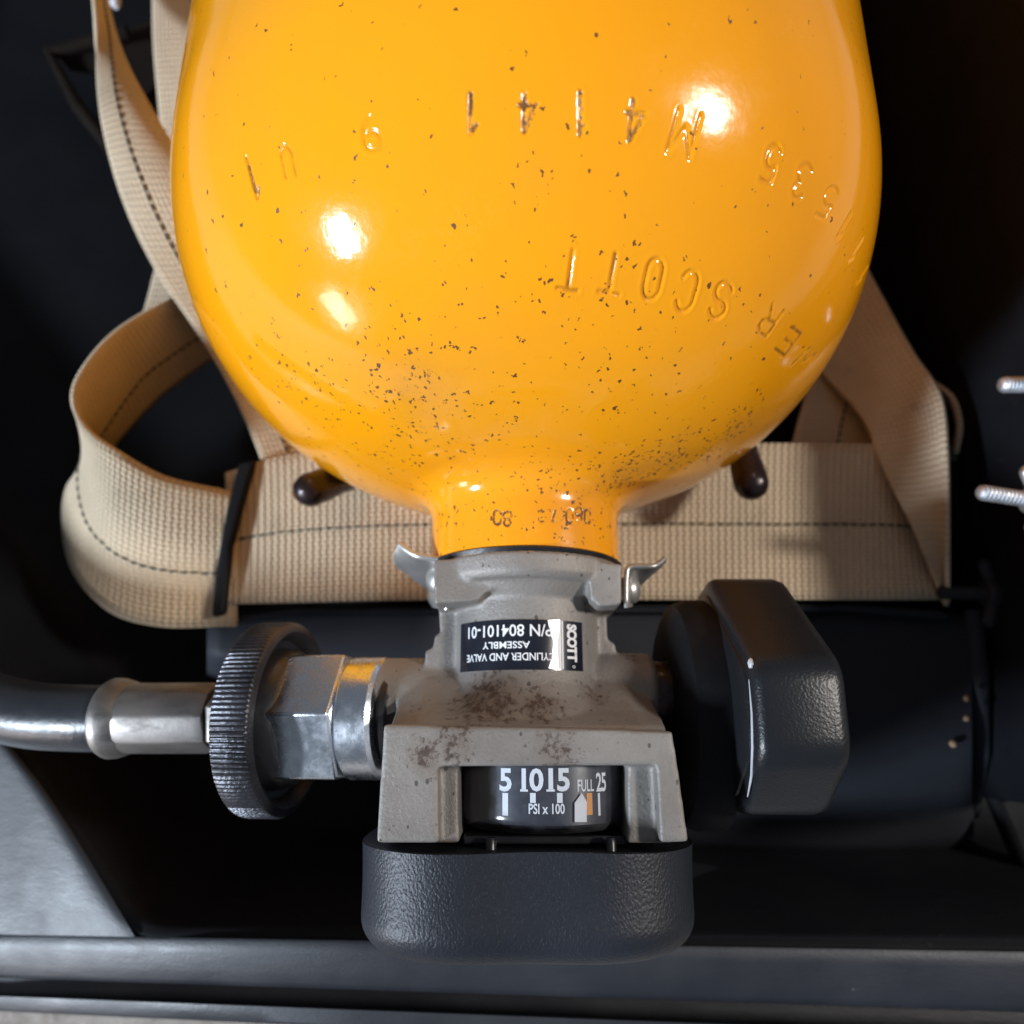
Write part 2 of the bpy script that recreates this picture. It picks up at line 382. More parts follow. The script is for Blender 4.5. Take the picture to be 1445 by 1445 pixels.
# inner sloped front panel seen to the right of the valve
m = MB(); P = [U(955, 1345, RZ-.004), U(1500, 1352, RZ-.004), U(1500, 1322, -.07), U(955, 1212, -.07)]
m.add([P[0], P[1], P[2], P[3]], [(0, 1, 2, 3)]); m.build('front_wall_panel', M['case'], case)
# right side wall the bolts go through
m = MB(); bx = U(1500, 600, -.01)[0]; m.box((bx, -.02, CF), (bx+.012, .30, .01)); bevel(m.build('side_bracket', M['tray'], case), .002)
# ------------------------------------------------------------------ backplate (harness frame) behind the valve
bp = tag(empty('backplate', tuple(U(900, 1000, -.056))), 'dark slate plastic harness backplate lying behind the grey valve', 'backplate')
ZP = -.056
cols = spline([(292, 880, 915, 930), (420, 862, 950, 985), (600, 856, 1000, 1080), (800, 856, 1070, 1160), (1100, 858, 1080, 1180), (1250, 860, 1080, 1180), (1345, 866, 1075, 1170), (1374, 880, 1060, 1150)], 40)
V = []; Fc = []; nr_ = 16
for (u, va, vm, vz) in cols:
    for k in range(nr_):
        t = k/(nr_-1); e = max(0, (t-.45)/.55); v = va+(vz+30-va)*t
        edge = 0
        V.append(tuple(U(u, v, ZP - .030*e**2.2 - edge)))
for i in range(len(cols)-1):
    for k in range(nr_-1): Fc.append((i*nr_+k, (i+1)*nr_+k, (i+1)*nr_+k+1, i*nr_+k+1))
o = pyd('plate', V, Fc, M['plate'], bp, auto=None); md = o.modifiers.new('thick', 'SOLIDIFY'); md.thickness = .003; md.offset = 1
m = MB(); m.ppx([(290, 872), (420, 853), (1000, 853), (1200, 850), (1340, 862), (1340, 874), (1200, 862), (1000, 864), (420, 865), (295, 886)], ZP+.004, ZP-.002)
bevel(m.build('ledge', M['plate'], bp), .0012, 3)
m = MB(); m.tube([U(1372, 862, ZP), U(1380, 950, ZP-.001), U(1382, 1060, ZP-.009), U(1374, 1150, ZP-.022)], [.0028, .003, .003, .0015])
m.build('rib', M['plate'], bp)
m = MB(); m.ppx([(1385, 850), (1480, 840), (1480, 1250), (1440, 1220), (1388, 1100)], ZP-.014, ZP-.02); bevel(m.build('side_wing', M['tray'], bp), .004)
# crumbs on the backplate
for u, v, r, lb in ((1345, 1050, .0011, 'tan crumb lying left of the backplate rib, lowest of the three'), (1363, 985, .0008, 'pale speck on the backplate rib, uppermost of the three'), (1364, 1014, .0009, 'pale speck on the backplate rib, just above the tan crumb')):
    me = bpy.data.meshes.new('crumb'); b = bmesh.new(); bmesh.ops.create_icosphere(b, subdivisions=2, radius=r)
    for q in b.verts: q.co *= rng.uniform(.7, 1.25)
    b.to_mesh(me); b.free(); o = link('crumb', me, M['crumb']); o.location = tuple(U(u, v, ZP+.0045 if u > 1350 else ZP+.0012)); tag(o, lb, 'crumb', 'crumbs on the backplate')
# ------------------------------------------------------------------ webbing
def ribbon(name, E1, E2, parent=None, n=90, mm=14, bulge=0.0, mat=None, thick=.0014, label=None, stitch=(), sdepth=.0009):
    A = spline([U(*p) for p in E1], n); B = spline([U(*p) for p in E2], n)
    C = (A+B)/2; T = np.gradient(C, axis=0); W = B-A; N = np.cross(T, W); N /= np.linalg.norm(N, axis=1)[:, None]+1e-9
    flip = np.where(N[:, 2] < 0, -1, 1)[:, None] if bulge else 1
    ts = np.linspace(0, 1, mm)
    bl = np.interp(np.linspace(0, 1, n), np.linspace(0, 1, len(bulge)), bulge) if hasattr(bulge, '__len__') else np.full(n, bulge)
    G = np.array([[A[i]*(1-t)+B[i]*t + N[i]*bl[i]*4*t*(1-t) for t in ts] for i in range(n)])
    S = np.concatenate([[0], np.cumsum(np.linalg.norm(np.diff(C, axis=0), axis=1))]); Wd = np.linalg.norm(W, axis=1).mean()
    me = bpy.data.meshes.new(name)
    Fc = [(i*mm+k, (i+1)*mm+k, (i+1)*mm+k+1, i*mm+k+1) for i in range(n-1) for k in range(mm-1)]
    me.from_pydata([tuple(p) for p in G.reshape(-1, 3)], [], Fc); uv = me.uv_layers.new(name='uv')
    vi = np.zeros(len(me.loops), int); me.loops.foreach_get('vertex_index', vi)
    uvs = np.stack([S[vi//mm], ts[vi % mm]*Wd], 1); uv.data.foreach_set('uv', uvs.ravel())
    o = link(name, me, mat or M['web'], parent); md = o.modifiers.new('thick', 'SOLIDIFY'); md.thickness = thick; md.offset = 0
    for (t, side) in stitch:
        sb = MB(); L = S[-1]; k = 0; s = .001
        while s < L-.003:
            ii = [np.interp(s+dx, S, np.arange(n)) for dx in (0, .0008, .0016, .0024)]
            pts = []
            for j, q in enumerate(ii):
                i0 = min(int(q), n-2); f = q-i0; tt = t+ (rng.normal()*.002)
                kk = tt*(mm-1); k0 = int(kk); g = kk-k0
                p = (G[i0, k0]*(1-g)+G[i0, k0+1]*g)*(1-f) + (G[i0+1, k0]*(1-g)+G[i0+1, k0+1]*g)*f
                nv = N[i0]*side; pts.append(p + nv*(thick/2 + (.0000 if j in (0, 3) else .0002)))
            sb.tube(pts, [.0002, .00038, .00038, .0002], 6); s += .0029
        so = sb.build('stitching', M['thread'], o, auto=None)
    return o
Z = -.048
# waist belt
o = ribbon('waist_belt', [(318, 668, Z), (420, 640, Z+.001), (600, 628, Z+.001), (900, 625, Z), (1090, 626, Z), (1250, 628, Z-.001), (1300, 640, Z-.006)],
   [(318, 852, Z), (420, 850, Z+.001), (600, 846, Z+.002), (900, 846, Z), (1090, 846, Z), (1250, 846, Z-.001), (1330, 846, Z-.006)], bulge=.0012, n=140, stitch=((.53, 1), (.53, -1)))
tag(o, 'wide tan webbing belt lying flat behind the valve with one black stitched line', 'strap', 'tan webbing straps')
# left loop
E1 = [(300, 395, -.050), (245, 418, -.046), (165, 466, -.036), (116, 522, -.026), (103, 566, -.023), (124, 606, -.026), (165, 635, -.030), (235, 672, -.038), (330, 694, -.046)]
E2 = [(380, 440, -.075), (318, 492, -.075), (225, 560, -.072), (150, 640, -.070), (95, 690, -.066), (98, 790, -.060), (150, 858, -.055), (225, 884, -.051), (335, 884, -.050)]
o = ribbon('strap_loop', E1, E2, bulge=(0, 0, 0, .002, .004, .003, .001, 0, 0), n=140, stitch=((.62, 1), (.62, -1)))
tag(o, 'tan webbing strap bent round in a loop at the left of the cylinder', 'strap', 'tan webbing straps')
# diagonal shoulder strap, left of the dome
E1 = [(126, -60, -.012), (134, 20, -.014), (136, 90, -.016), (146, 180, -.020), (175, 285, -.028), (222, 385, -.038), (285, 480, -.046), (335, 570, -.050), (372, 660, -.050), (385, 720, -.052)]
E2 = [(140, -60, -.034), (155, 20, -.030), (178, 90, -.024), (228, 180, -.024), (290, 285, -.030), (340, 385, -.044), (400, 480, -.052), (440, 560, -.055), (480, 640, -.056), (500, 720, -.056)]
o = ribbon('shoulder_strap', E1, E2, bulge=(0, .001, .003, .003, .002, .001, 0, 0, 0), n=150, stitch=((.36, 1),))
tag(o, 'tan shoulder strap twisting down along the left side of the yellow cylinder', 'strap', 'tan webbing straps')
# upright strap behind
o = ribbon('rear_strap', [(216, -60, -.040), (217, 60, -.042), (228, 200, -.050), (228, 330, -.056), (213, 405, -.060), (200, 450, -.062)], [(330, -60, -.040), (335, 60, -.042), (340, 200, -.050), (340, 330, -.056), (325, 405, -.064), (300, 450, -.070)], n=80, bulge=.001, stitch=((.5, 1),))
tag(o, 'straight tan strap half hidden between the shoulder strap and cylinder, top left', 'strap', 'tan webbing straps')
# right straps
o = ribbon('side_strap', [(1200, 330, -.060), (1228, 385, -.056), (1286, 490, -.046), (1328, 556, -.038), (1338, 640, -.034), (1338, 740, -.036), (1337, 850, -.052)],
   [(1080, 420, -.066), (1110, 470, -.064), (1170, 540, -.060), (1215, 590, -.052), (1245, 660, -.046), (1285, 740, -.044), (1335, 856, -.053)], n=110, bulge=.002)
tag(o, 'tan strap at the right of the cylinder, slanting down over the belt end', 'strap', 'tan webbing straps')
o = ribbon('strap_fold', [(1318, 540, -.055), (1345, 562, -.050), (1356, 600, -.050), (1350, 640, -.054)], [(1300, 545, -.075), (1320, 570, -.075), (1330, 605, -.075), (1325, 650, -.075)], n=30)
tag(o, 'small dim fold of tan webbing peeking out at the right strap edge', 'strap', 'tan webbing straps')
o = ribbon('under_strap', [(1150, 520, -.064), (1130, 580, -.062), (1112, 650, -.062), (1100, 700, -.064)], [(1270, 520, -.066), (1250, 580, -.063), (1240, 650, -.062), (1235, 700, -.064)], n=40, stitch=((.5, 1),))
tag(o, 'short upright piece of tan strap going down behind the belt, right of cylinder', 'strap', 'tan webbing straps')
# black strip standing in for the shadow at the left end of the belt
m = MB(); m.ppx([(336, 652), (360, 648), (344, 700), (326, 770), (316, 866), (297, 870), (304, 800), (318, 720)], -.0445, -.048)
sb = tag(bevel(m.build('shadow_strip', M['tray']), .0012), 'black strip standing in for the shadow where the loop meets the belt', 'shadow strip')
# dark brown frame ring, top left, and pale tip
m = MB(); m.tube([U(180, 45, -.075), U(70, 75, -.078), (U(110, 150, -.08)), U(190, 250, -.082)], .0028, 10)
m.ppx([(72, 72), (240, 20), (250, 90), (200, 140), (150, 100), (95, 95)], -.082, -.084)
tag(m.build('brown_bracket', M['brown']), 'dark brown bracket in the shade behind the shoulder strap, top left', 'bracket')
m = MB(); a = U(163, -30, -.05); b = U(163, 6, -.05); m.tube([a, (a+b)/2, b, b+(b-a)*.12], [.0022, .0022, .002, .001], 14)
tag(m.build('white_tip', M['white']), 'small white plastic tip at the upper left edge beside the strap', 'tip')
# pegs behind the cylinder
for tip, back, lb in (((438, 691), (500, 668), 'dark round-tipped peg poking out at the lower left of the dome'), ((1060, 682), (1040, 610), 'dark round-tipped peg poking out at the lower right of the dome')):
    a = U(*tip, -.026); b = U(*back, -.040); d = (b-a)/np.linalg.norm(b-a); r = .0047
    pts = [a + d*(r*(1-math.cos(q))-r) for q in np.linspace(0.15, PI/2, 7)] + [a+d*.006, a+d*.010, a+d*.03]
    rr = [r*math.sin(q) for q in np.linspace(.15, PI/2, 7)] + [r*1.0, r*.93, r*.93]
    m = MB(); m.tube(pts, rr, 24); tag(m.build('frame_peg', M['peg']), lb, 'peg', 'dark pegs under the cylinder')
# ------------------------------------------------------------------ threaded bolts at the right
def stud(tip, end, z, r, mat, lb, nut=None, thread=True):
    a = U(*tip, z); b = U(*end, z-.002); L = np.linalg.norm(b-a); d = (b-a)/L
    root = tag(empty('threaded_bolt', tuple(b)), lb, 'bolt', 'bolts at the right side')
    prof = [(0, .2*r), (.0002, .7*r), (.0007, .95*r)]; s = .0010; p = .00105
    if thread:
        while s < L: prof += [(s, r*.76), (s+p*.3, r*1.06), (s+p*.5, r*1.06), (s+p*.8, r*.76)]; s += p
    else: prof += [(L, r)]
    m = MB(); m.rev(prof, a, d, 28); m.build('shank', mat, root, auto=60)
    if nut is not None:
        q = a + d*nut; m = MB(); m.rev([(-.0025, r*1.5), (-.002, r*1.9), (.0025, r*2.1), (.003, r*1.5)], q, d, 24)
        for sgn in (-1, 1):
            up = np.array([0, 1, .15])*sgn
            m.tube([q+up*r*1.5, q+up*r*2.6-d*.0006, q+up*r*4.0-d*.0016, q+up*r*4.6-d*.002], [r*.95, r*1.0, r*1.0, r*.4], 16)
        voxel(m.build('wing_nut', mat, root), .0004, 4)
    return root
stud((1411, 543), (1520, 542), -.008, .0020, M['galv'], 'bright threaded bolt end entering at the right edge, the upper one')
stud((1380, 694), (1520, 716), -.008, .0019, M['galv'], 'bright threaded bolt with wing nut at the right edge, below the other', .0150)
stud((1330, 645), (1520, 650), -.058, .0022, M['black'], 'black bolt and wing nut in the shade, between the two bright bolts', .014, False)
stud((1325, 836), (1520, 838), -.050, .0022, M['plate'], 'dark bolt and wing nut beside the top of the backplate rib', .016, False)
# ------------------------------------------------------------------ yellow cylinder
tank = tag(empty('air_cylinder', (0, .15, -.086)), 'yellow breathing air cylinder with grey valve, gauge and black knob', 'air cylinder')
R = .0857; YD = .128; LG = .906*R; NP = 2.15; RN = .0218
def hit_fn(radf, u, v, t0=.02):
    d = ray(u, v); C = np.array([CX, 0, H]); f = lambda t: np.hypot(C[0]+d[0]*t, C[2]+d[2]*t) - radf(C[1]+d[1]*t)
    t = t0
    while f(t) > 0:
        t += .0006
        if t > .6: return None
    a, b = t-.0006, t
    for _ in range(24):
        q = (a+b)/2
        if f(q) > 0: a = q
        else: b = q
    return C + d*b
yn1 = .0335      # neck lower end
def dome_r(y):
    if y >= YD: return R
    q = min(1, (YD-y)/LG)
    return R*(1-q**NP)**(1/NP) if q < 1 else 0
_ya = YD-LG
while dome_r(_ya) < RN+.0070: _ya += .00002
_sl = (dome_r(_ya+.0001)-dome_r(_ya-.0001))/.0002
_yc = _ya-(dome_r(_ya)-RN)/_sl                      # where the shoulder tangent meets the neck radius
_t = np.linspace(0, 1, 60); _y2 = _yc-.0060
_fy = (1-_t)**2*_ya + 2*_t*(1-_t)*_yc + _t*_t*_y2; _fr = (1-_t)**2*dome_r(_ya) + 2*_t*(1-_t)*RN + _t*_t*RN
def radf(y):
    if y >= _ya: return dome_r(y)
    if y > _y2: return float(np.interp(y, _fy[::-1], _fr[::-1]))
    return RN if y > yn1-.001 else 0
yprof = []
a = np.linspace(0, 1, 2000)*PI/2
yy = np.concatenate([np.linspace(.50, YD+.016, 24)[:-1], YD+.016-(LG+.016)*np.sin(np.linspace(0, 1, 2500)*PI/2)])
yy = yy[yy > yn1]; yy = np.concatenate([yy, [yn1]]); rr = np.array([radf(y) for y in yy])
S = np.concatenate([[0], np.cumsum(np.hypot(np.diff(yy), np.diff(rr)))])
i0 = np.searchsorted(-yy, -(YD+.016)); s0 = S[i0]
ss = np.concatenate([S[:i0:3], np.arange(s0, S[-1], .00032), [S[-1]]])
Y = np.interp(ss, S, yy); RR = np.array([radf(y) for y in Y])
ph = np.concatenate([np.radians(np.arange(-78, 78, .22)), np.radians(np.arange(78, 282, 2.4))])
# stroke font, unit box 0..1 wide .6
def arc(cx, cy, rx, ry, a0, a1, n=10): return [(cx+rx*math.cos(math.radians(a0+(a1-a0)*k/n)), cy+ry*math.sin(math.radians(a0+(a1-a0)*k/n))) for k in range(n+1)]
G = {'1': [[(.12, .78), (.3, 1), (.3, 0)]], 'I': [[(.3, 1), (.3, 0)]], '4': [[(.42, 0), (.42, 1), (.02, .32), (.56, .32)]], 'M': [[(0, 0), (0, 1), (.3, .35), (.6, 1), (.6, 0)]],
     '5': [[(.52, 1), (.08, 1), (.06, .58)] + arc(.28, .32, .28, .32, 110, -150)], '3': [arc(.28, .76, .24, .24, 150, -70, 8) + arc(.28, .27, .28, .27, 75, -150)],
     '9': [arc(.3, .72, .26, .28, 0, 360, 14), [(.56, .72), (.52, .3), (.3, 0)]], '0': [arc(.3, .72, .26, .28, 0, 180, 8) + arc(.3, .28, .26, .28, 180, 360, 8) + [(.56, .72)]],
     'S': [arc(.3, .75, .25, .25, 20, 250, 9) + arc(.3, .26, .27, .26, 70, -160, 9)], 'C': [arc(.3, .72, .27, .28, 20, 180, 7) + arc(.3, .28, .27, .28, 180, 340, 7)],
     'O': [arc(.3, .72, .26, .28, 0, 180, 8) + arc(.3, .28, .26, .28, 180, 360, 8) + [(.56, .72)]], 'T': [[(.3, 0), (.3, 1)], [(.02, 1), (.58, 1)]],
     'R': [[(.05, 0), (.05, 1), (.35, 1), (.52, .85), (.52, .65), (.35, .5), (.05, .5)], [(.3, .5), (.56, 0)]], 'E': [[(.55, 1), (.05, 1), (.05, 0), (.55, 0)], [(.05, .5), (.45, .5)]],
     'U': [[(.05, 1), (.05, .25), (.3, 0), (.55, .25), (.55, 1)]], 'W': [[(0, 1), (.12, 0), (.3, .6), (.48, 0), (.6, 1)]], '2': [arc(.3, .74, .25, .25, 160, -30, 8) + [(.05, 0), (.56, 0)]],
     '8': [arc(.3, .75, .23, .24, 0, 360, 12), arc(.3, .26, .27, .27, 0, 360, 12)], '%': [[(0, 0), (.6, 1)], arc(.12, .8, .1, .14, 0, 360, 8), arc(.48, .2, .1, .14, 0, 360, 8)], '7': [[(.05, 1), (.55, 1), (.25, 0)]]}
# (glyph, centre u, v, height px, width px, rotation deg of the upright glyph in the picture, depth, stain)
stamps = [('1', 355, 250, 60, 18, 165, 1.1, .9), ('U', 406, 226, 46, 18, 168, .7, .2), ('9', 524, 188, 46, 28, 172, .8, .2), ('1', 664, 160, 56, 26, 180, 1, 1.2),
 ('4', 745, 158, 54, 26, 180, 1, 1.2), ('1', 819, 160, 60, 22, 180, 1, 1.3), ('4', 897, 170, 58, 28, 186, .9, .9), ('M', 966, 188, 62, 32, 196, .7, .1),
 ('5', 1088, 230, 52, 20, 196, .9, .1), ('3', 1131, 256, 50, 20, 200, .9, .1), ('5', 1168, 285, 46, 18, 206, .9, .1), ('1', 1191, 318, 40, 12, 210, .8, .2), ('1', 1208, 352, 38, 10, 212, .8, .0), ('1', 1219, 384, 38, 8, 214, .8, 0),
 ('T', 805, 381, 56, 30, 188, 1, .5), ('T', 864, 386, 56, 30, 190, .9, .5), ('O', 922, 394, 58, 26, 192, 1, .25), ('C', 970, 411, 58, 25, 196, 1, .15), ('S', 1017, 424, 52, 25, 200, 1, .1),
 ('R', 1086, 452, 42, 22, 214, .4, .6), ('E', 1112, 482, 38, 20, 216, .4, .7), ('W', 1136, 508, 34, 20, 220, .4, .6)]
neck = [('0', 702, 730, 20, 12, 180, .4, 2), ('8', 716, 732, 20, 13, 180, .4, 2), ('2', 764, 729, 15, 9, 180, .2, 1.2), ('7', 783, 728, 15, 9, 180, .3, 1.2), ('0', 804, 728, 20, 11, 180, .4, 2), ('8', 817, 727, 20, 11, 180, .4, 2), ('0', 829, 729, 20, 9, 180, .4, 2)]
segs = []
for (g, u, v, h, wd, rot, dp, stn) in stamps + neck:
    ra = math.radians(360-rot)
    for line in G[g]:
        pts = []
        for i in range(len(line)):
            px, py = line[i]
            if i: 
                qx, qy = line[i-1]; k = max(1, int(math.hypot(px-qx, py-qy)/.25))
                pts += [(qx+(px-qx)*j/k, qy+(py-qy)*j/k) for j in range(1, k+1)]
            else: pts.append((px, py))
        P3 = []
        for px, py in pts:
            lx = (px-.3)/.6*wd; ly = (py-.5)*h         # picture-plane coordinates, y up
            dx = lx*math.cos(ra)-ly*math.sin(ra); dy = lx*math.sin(ra)+ly*math.cos(ra)
            q = hit_fn(radf, u+dx, v-dy)
            if q is not None: P3.append(q)
        for i in range(len(P3)-1): segs.append((P3[i], P3[i+1], dp, stn, .00020 if h < 25 else .00033))
PHI, YY = np.meshgrid(ph, Y); _, RG = np.meshgrid(ph, RR)
X3 = np.stack([RG*np.sin(PHI), YY, RG*np.cos(PHI)], -1)
dr = np.gradient(RR, Y); nr = 1/np.sqrt(1+dr**2); ny = -dr*nr
NRM = np.stack([np.sin(PHI)*nr[:, None], np.repeat(ny[:, None], len(ph), 1), np.cos(PHI)*nr[:, None]], -1)
disp = np.zeros(PHI.shape); stamp = np.zeros(PHI.shape); rise = np.zeros(PHI.shape)
XF = X3.reshape(-1, 3)
for a, b, dp, stn, wd in segs:
    lo = np.minimum(a, b)-.004; hi = np.maximum(a, b)+.004
    m = np.where(np.all((XF > lo) & (XF < hi), axis=1))[0]
    if len(m) == 0: continue
    p = XF[m]; ab = b-a; t = np.clip(((p-a)@ab)/(ab@ab+1e-12), 0, 1); d = np.linalg.norm(p-(a+t[:, None]*ab), axis=1)
    g = dp*np.exp(-(d/wd)**2); q = np.unravel_index(m, PHI.shape)
    disp[q] = np.maximum(disp[q], g*wd*1.05); stamp[q] = np.maximum(stamp[q], stn*np.exp(-(d/(wd*1.05))**4))
    rise[q] = np.maximum(rise[q], dp*np.exp(-((d-wd*2.2)/(wd*.8))**2))
X3 = X3 - NRM*disp[..., None] + NRM*(rise*.00006*(disp < .0001))[..., None]
# grime density
grime = np.clip((.078-YY)/.045, 0, 1)**1.3*.24
def addg(u, v, r, k):
    global grime
    q = hit_fn(radf, u, v)
    if q is not None: grime = grime + 1.5*k*np.exp(-(np.linalg.norm(X3-q, axis=-1)/r)**2)
for a in ((575, 520, .009, .5), (600, 560, .008, .35), (430, 540, .008, .4), (380, 540, .006, .3), (820, 400, .010, .15), (870, 460, .012, .12), (640, 620, .012, .2),
          (960, 640, .007, .9), (910, 655, .007, 1.0), (1000, 645, .006, .6), (860, 690, .006, .6), (800, 690, .006, .4), (1050, 590, .006, .4), (1030, 610, .005, .5), (560, 640, .01, .25), (750, 250, .004, .3), (740, 680, .006, .35), (680, 470, .01, .12)): addg(*a)
ny_, nph = PHI.shape
idx = np.arange(ny_*nph).reshape(ny_, nph); nx = np.roll(idx, -1, axis=1)
Q = np.stack([idx[:-1], nx[:-1], nx[1:], idx[1:]], -1).reshape(-1, 4)
me = bpy.data.meshes.new('cylinder_shell'); me.vertices.add(ny_*nph); me.vertices.foreach_set('co', X3.reshape(-1).astype('f'))
me.loops.add(Q.size); me.loops.foreach_set('vertex_index', Q.reshape(-1)[...].astype('i')); me.polygons.add(len(Q)); me.polygons.foreach_set('loop_start', np.arange(0, Q.size, 4).astype('i'))
me.update(calc_edges=True); me.validate()
for nm, arr in (('grime', grime), ('stamp', stamp)):
    at = me.attributes.new(nm, 'FLOAT', 'POINT'); at.data.foreach_set('value', arr.reshape(-1).astype('f'))
shell = link('cylinder_shell', me, M['yellow'], tank)
me.flip_normals() if me.polygons[5000].normal.dot(Vector(X3.reshape(-1, 3)[Q[5000][0]]) - Vector((0, .1, 0))) < 0 else None
# ------------------------------------------------------------------ valve body
def yat(u, v, z): return float(U(u, v, z)[1])
RC = .0222; AX = (0, 1, 0)
m = MB()
y0 = yat(740, 773, RC); y1 = yat(740, 812, RC*.98); 
m.rev([(y1, RC-.0012), (y1+.0012, RC-.0002), (y0-.0008, RC), (y0, RC-.0012)], (0, 0, 0), AX, 72)
m.rev([(y1-.003, .0165), (y1, .0195), (y1+.003, .0205)], (0, 0, 0), AX, 72)
RL = .0163; yn = yat(740, 1005, .02); 
m.rev([(yn-.004, .024), (yn, .0215), (yn+.003, .0188), (yn+.006, .0172), (yn+.009, RL), (y1-.001, RL), (y1+.003, RL)], (0, 0, 0), AX, 96)
# lugs each side of the collar
m.ppx([(612, 790), (684, 786), (690, 818), (700, 822), (697, 832), (684, 836), (676, 848), (612, 852)], .0168, -.010)
m.ppx([(836, 790), (878, 796), (877, 853), (846, 856), (834, 846), (831, 822)], .0165, -.010)
# stepped shoulder at the left of the neck
m.ppx([(618, 850), (648, 846), (648, 1000), (560, 1000), (562, 962), (599, 960), (600, 918), (611, 914), (613, 896), (621, 894)], .006, -.014)
m.ppx([(820, 850), (856, 858), (858, 902), (868, 908), (872, 925), (872, 1010), (800, 1010)], .004, -.014)
# sloping shoulder toward the gauge housing
rows = [(926, .0010, 604, 900), (942, .0052, 584, 912), (958, .0088, 564, 918), (975, .0118, 559, 922), (990, .0145, 556, 927), (1003, .0176, 553, 934), (1014, .0212, 549, 941), (1024, .0246, 545, 946), (1040, .0258, 545, 948)]
V = []
for (v, z, ua, ub) in rows:
    pa = U(ua, v, z); pb = U(ub, v, z); dxx = .0055
    V += [(pa[0], pa[1], -.02), (pa[0], pa[1], z-.0045), (pa[0]+dxx, pa[1], z-.0006), (0, pa[1], z+.0006), (pb[0]-dxx, pa[1], z-.0006), (pb[0], pa[1], z-.0045), (pb[0], pa[1], -.02)]
n = 7; k_ = len(rows)
m.add(V, [(i*n+a, i*n+(a+1) % n, (i+1)*n+(a+1) % n, (i+1)*n+a) for i in range(k_-1) for a in range(n)] + [tuple(range(n))[::-1], tuple((k_-1)*n+a for a in range(n))])
# side bosses
bc = U(880, 976, .0085); bl = U(930, 976, .006)
m.rev([(.010, .0088), (bl[0]-.0015, .0088), (bl[0]-.0004, .0080)], (0, bc[1], .0005), (1, 0, 0), 48)
m.rev([(-.034, .0085), (-.032, .0098), (-.006, .0098)], (0, yat(560, 985, 0)-.001, -.001), (1, 0, 0), 48)
# gauge housing: top bar and two legs
ZB = .0275
m.ppx([(541, 1022), (640, 1024), (800, 1027), (949, 1032), (957, 1080), (538, 1082)], ZB, -.03)
m.ppx([(538, 1074), (618, 1074), (620, 1190), (531, 1190)], ZB, -.03)
m.ppx([(610, 1074), (646, 1074), (648, 1190), (612, 1190)], ZB-.0022, -.03)
m.ppx([(926, 1074), (956, 1074), (972, 1188), (932, 1190)], ZB, -.03)
m.ppx([(886, 1078), (932, 1078), (938, 1190), (886, 1190)], ZB-.0035, -.03)
m.prism([U(560, 1030, ZB), U(950, 1030, ZB), U(955, 1185, ZB), U(545, 1185, ZB)], -.03, -.008)
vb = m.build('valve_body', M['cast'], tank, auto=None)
b = bmesh.new(); b.from_mesh(vb.data); bmesh.ops.recalc_face_normals(b, faces=b.faces); b.to_mesh(vb.data); b.free(); voxel(vb, .00042, 9, .5)
# seam between cylinder and valve
m = MB(); m.rev([(y0-.0008, RC-.002), (y0-.0006, RC-.0004), (y0+.0003, RC+.0001), (y0+.0009, RC-.0006), (y0+.001, RC-.003)], (0, 0, 0), AX, 72); m.build('collar_seal', M['black'], tank)
# stem between the boss and the knob
m = MB(); m.rev([(bl[0]-.002, .0070), (.044, .0070)], (0, bc[1], .0), (1, 0, 0), 40); m.build('knob_stem', M['peg'], tank)
# raised cast digits on the left flank are too faint to read; keep the flank plain
# spring clips
def clip(E1, E2, rv, rz, rd):
    o = ribbon('spring_clip', E1, E2, tank, n=60, mm=8, mat=M['clip'], thick=.0009)
    p = U(*rv, rz); m = MB(); d = np.array(rd)/np.linalg.norm(rd)
    m.rev([(-.002, .0028), (.0004, .0032), (.0012, .0028), (.0018, .0018), (.0021, .0004)], p, d, 28); m.build('rivet', M['clip'], o)
clip([(630, 862, .010), (636, 845, .011), (637, 806, .011), (632, 790, .011), (612, 786, .011), (590, 783, .011), (575, 774, .010), (564, 765, .009)],
     [(612, 856, -.004), (606, 846, -.004), (606, 836, -.004), (602, 828, -.004), (592, 822, -.003), (575, 808, 0), (560, 797, .003), (555, 783, .006)], (619, 816), .0075, (-.6, 0, .8))
clip([(884, 858, .010), (883, 845, .011), (884, 808, .011), (889, 799, .011), (905, 798, .011), (922, 798, .011), (932, 793, .010), (939, 786, .009)],
     [(890, 856, -.002), (890, 846, -.002), (891, 834, -.002), (895, 829, -.002), (902, 825, -.002), (916, 812, .002), (928, 802, .004), (938, 792, .006)], (891, 832), .003, (1, 0, .25))
# label on the neck
def cylhit(u, v, r, x0=0, z0=0):
    d = ray(u, v); a = d[0]**2+d[2]**2; ox, oz = CX-x0, H-z0
    b = 2*(ox*d[0]+oz*d[2]); c = ox*ox+oz*oz-r*r; t = (-b-math.sqrt(max(0, b*b-4*a*c)))/(2*a)
    x, y, z = CX+d[0]*t-x0, d[1]*t, H+d[2]*t-z0
    return math.atan2(x, z)*r, y
def wrap(s, y, r, x0=0, z0=0): return (x0+r*math.sin(s/r), y, z0+r*math.cos(s/r))
def patch(name, px, r, mat, parent, x0=0, z0=0, n=24, thick=0, edge=None):
    u0, v0, u1, v1 = px; c = [cylhit(u0, (v0+v1)/2, r, x0, z0), cylhit(u1, (v0+v1)/2, r, x0, z0)]
    um = (u0+u1)/2; ya = cylhit(um, v0, r, x0, z0)[1]; yb = cylhit(um, v1, r, x0, z0)[1]
    V = []; Fc = []
    for i in range(n+1):
        t = i/n; s = c[0][0]*(1-t)+c[1][0]*t
        V += [wrap(s, ya, r, x0, z0), wrap(s, yb, r, x0, z0)]
    Fc = [(2*i, 2*i+1, 2*i+3, 2*i+2) for i in range(n)]
    return pyd(name, V, Fc, mat, parent)
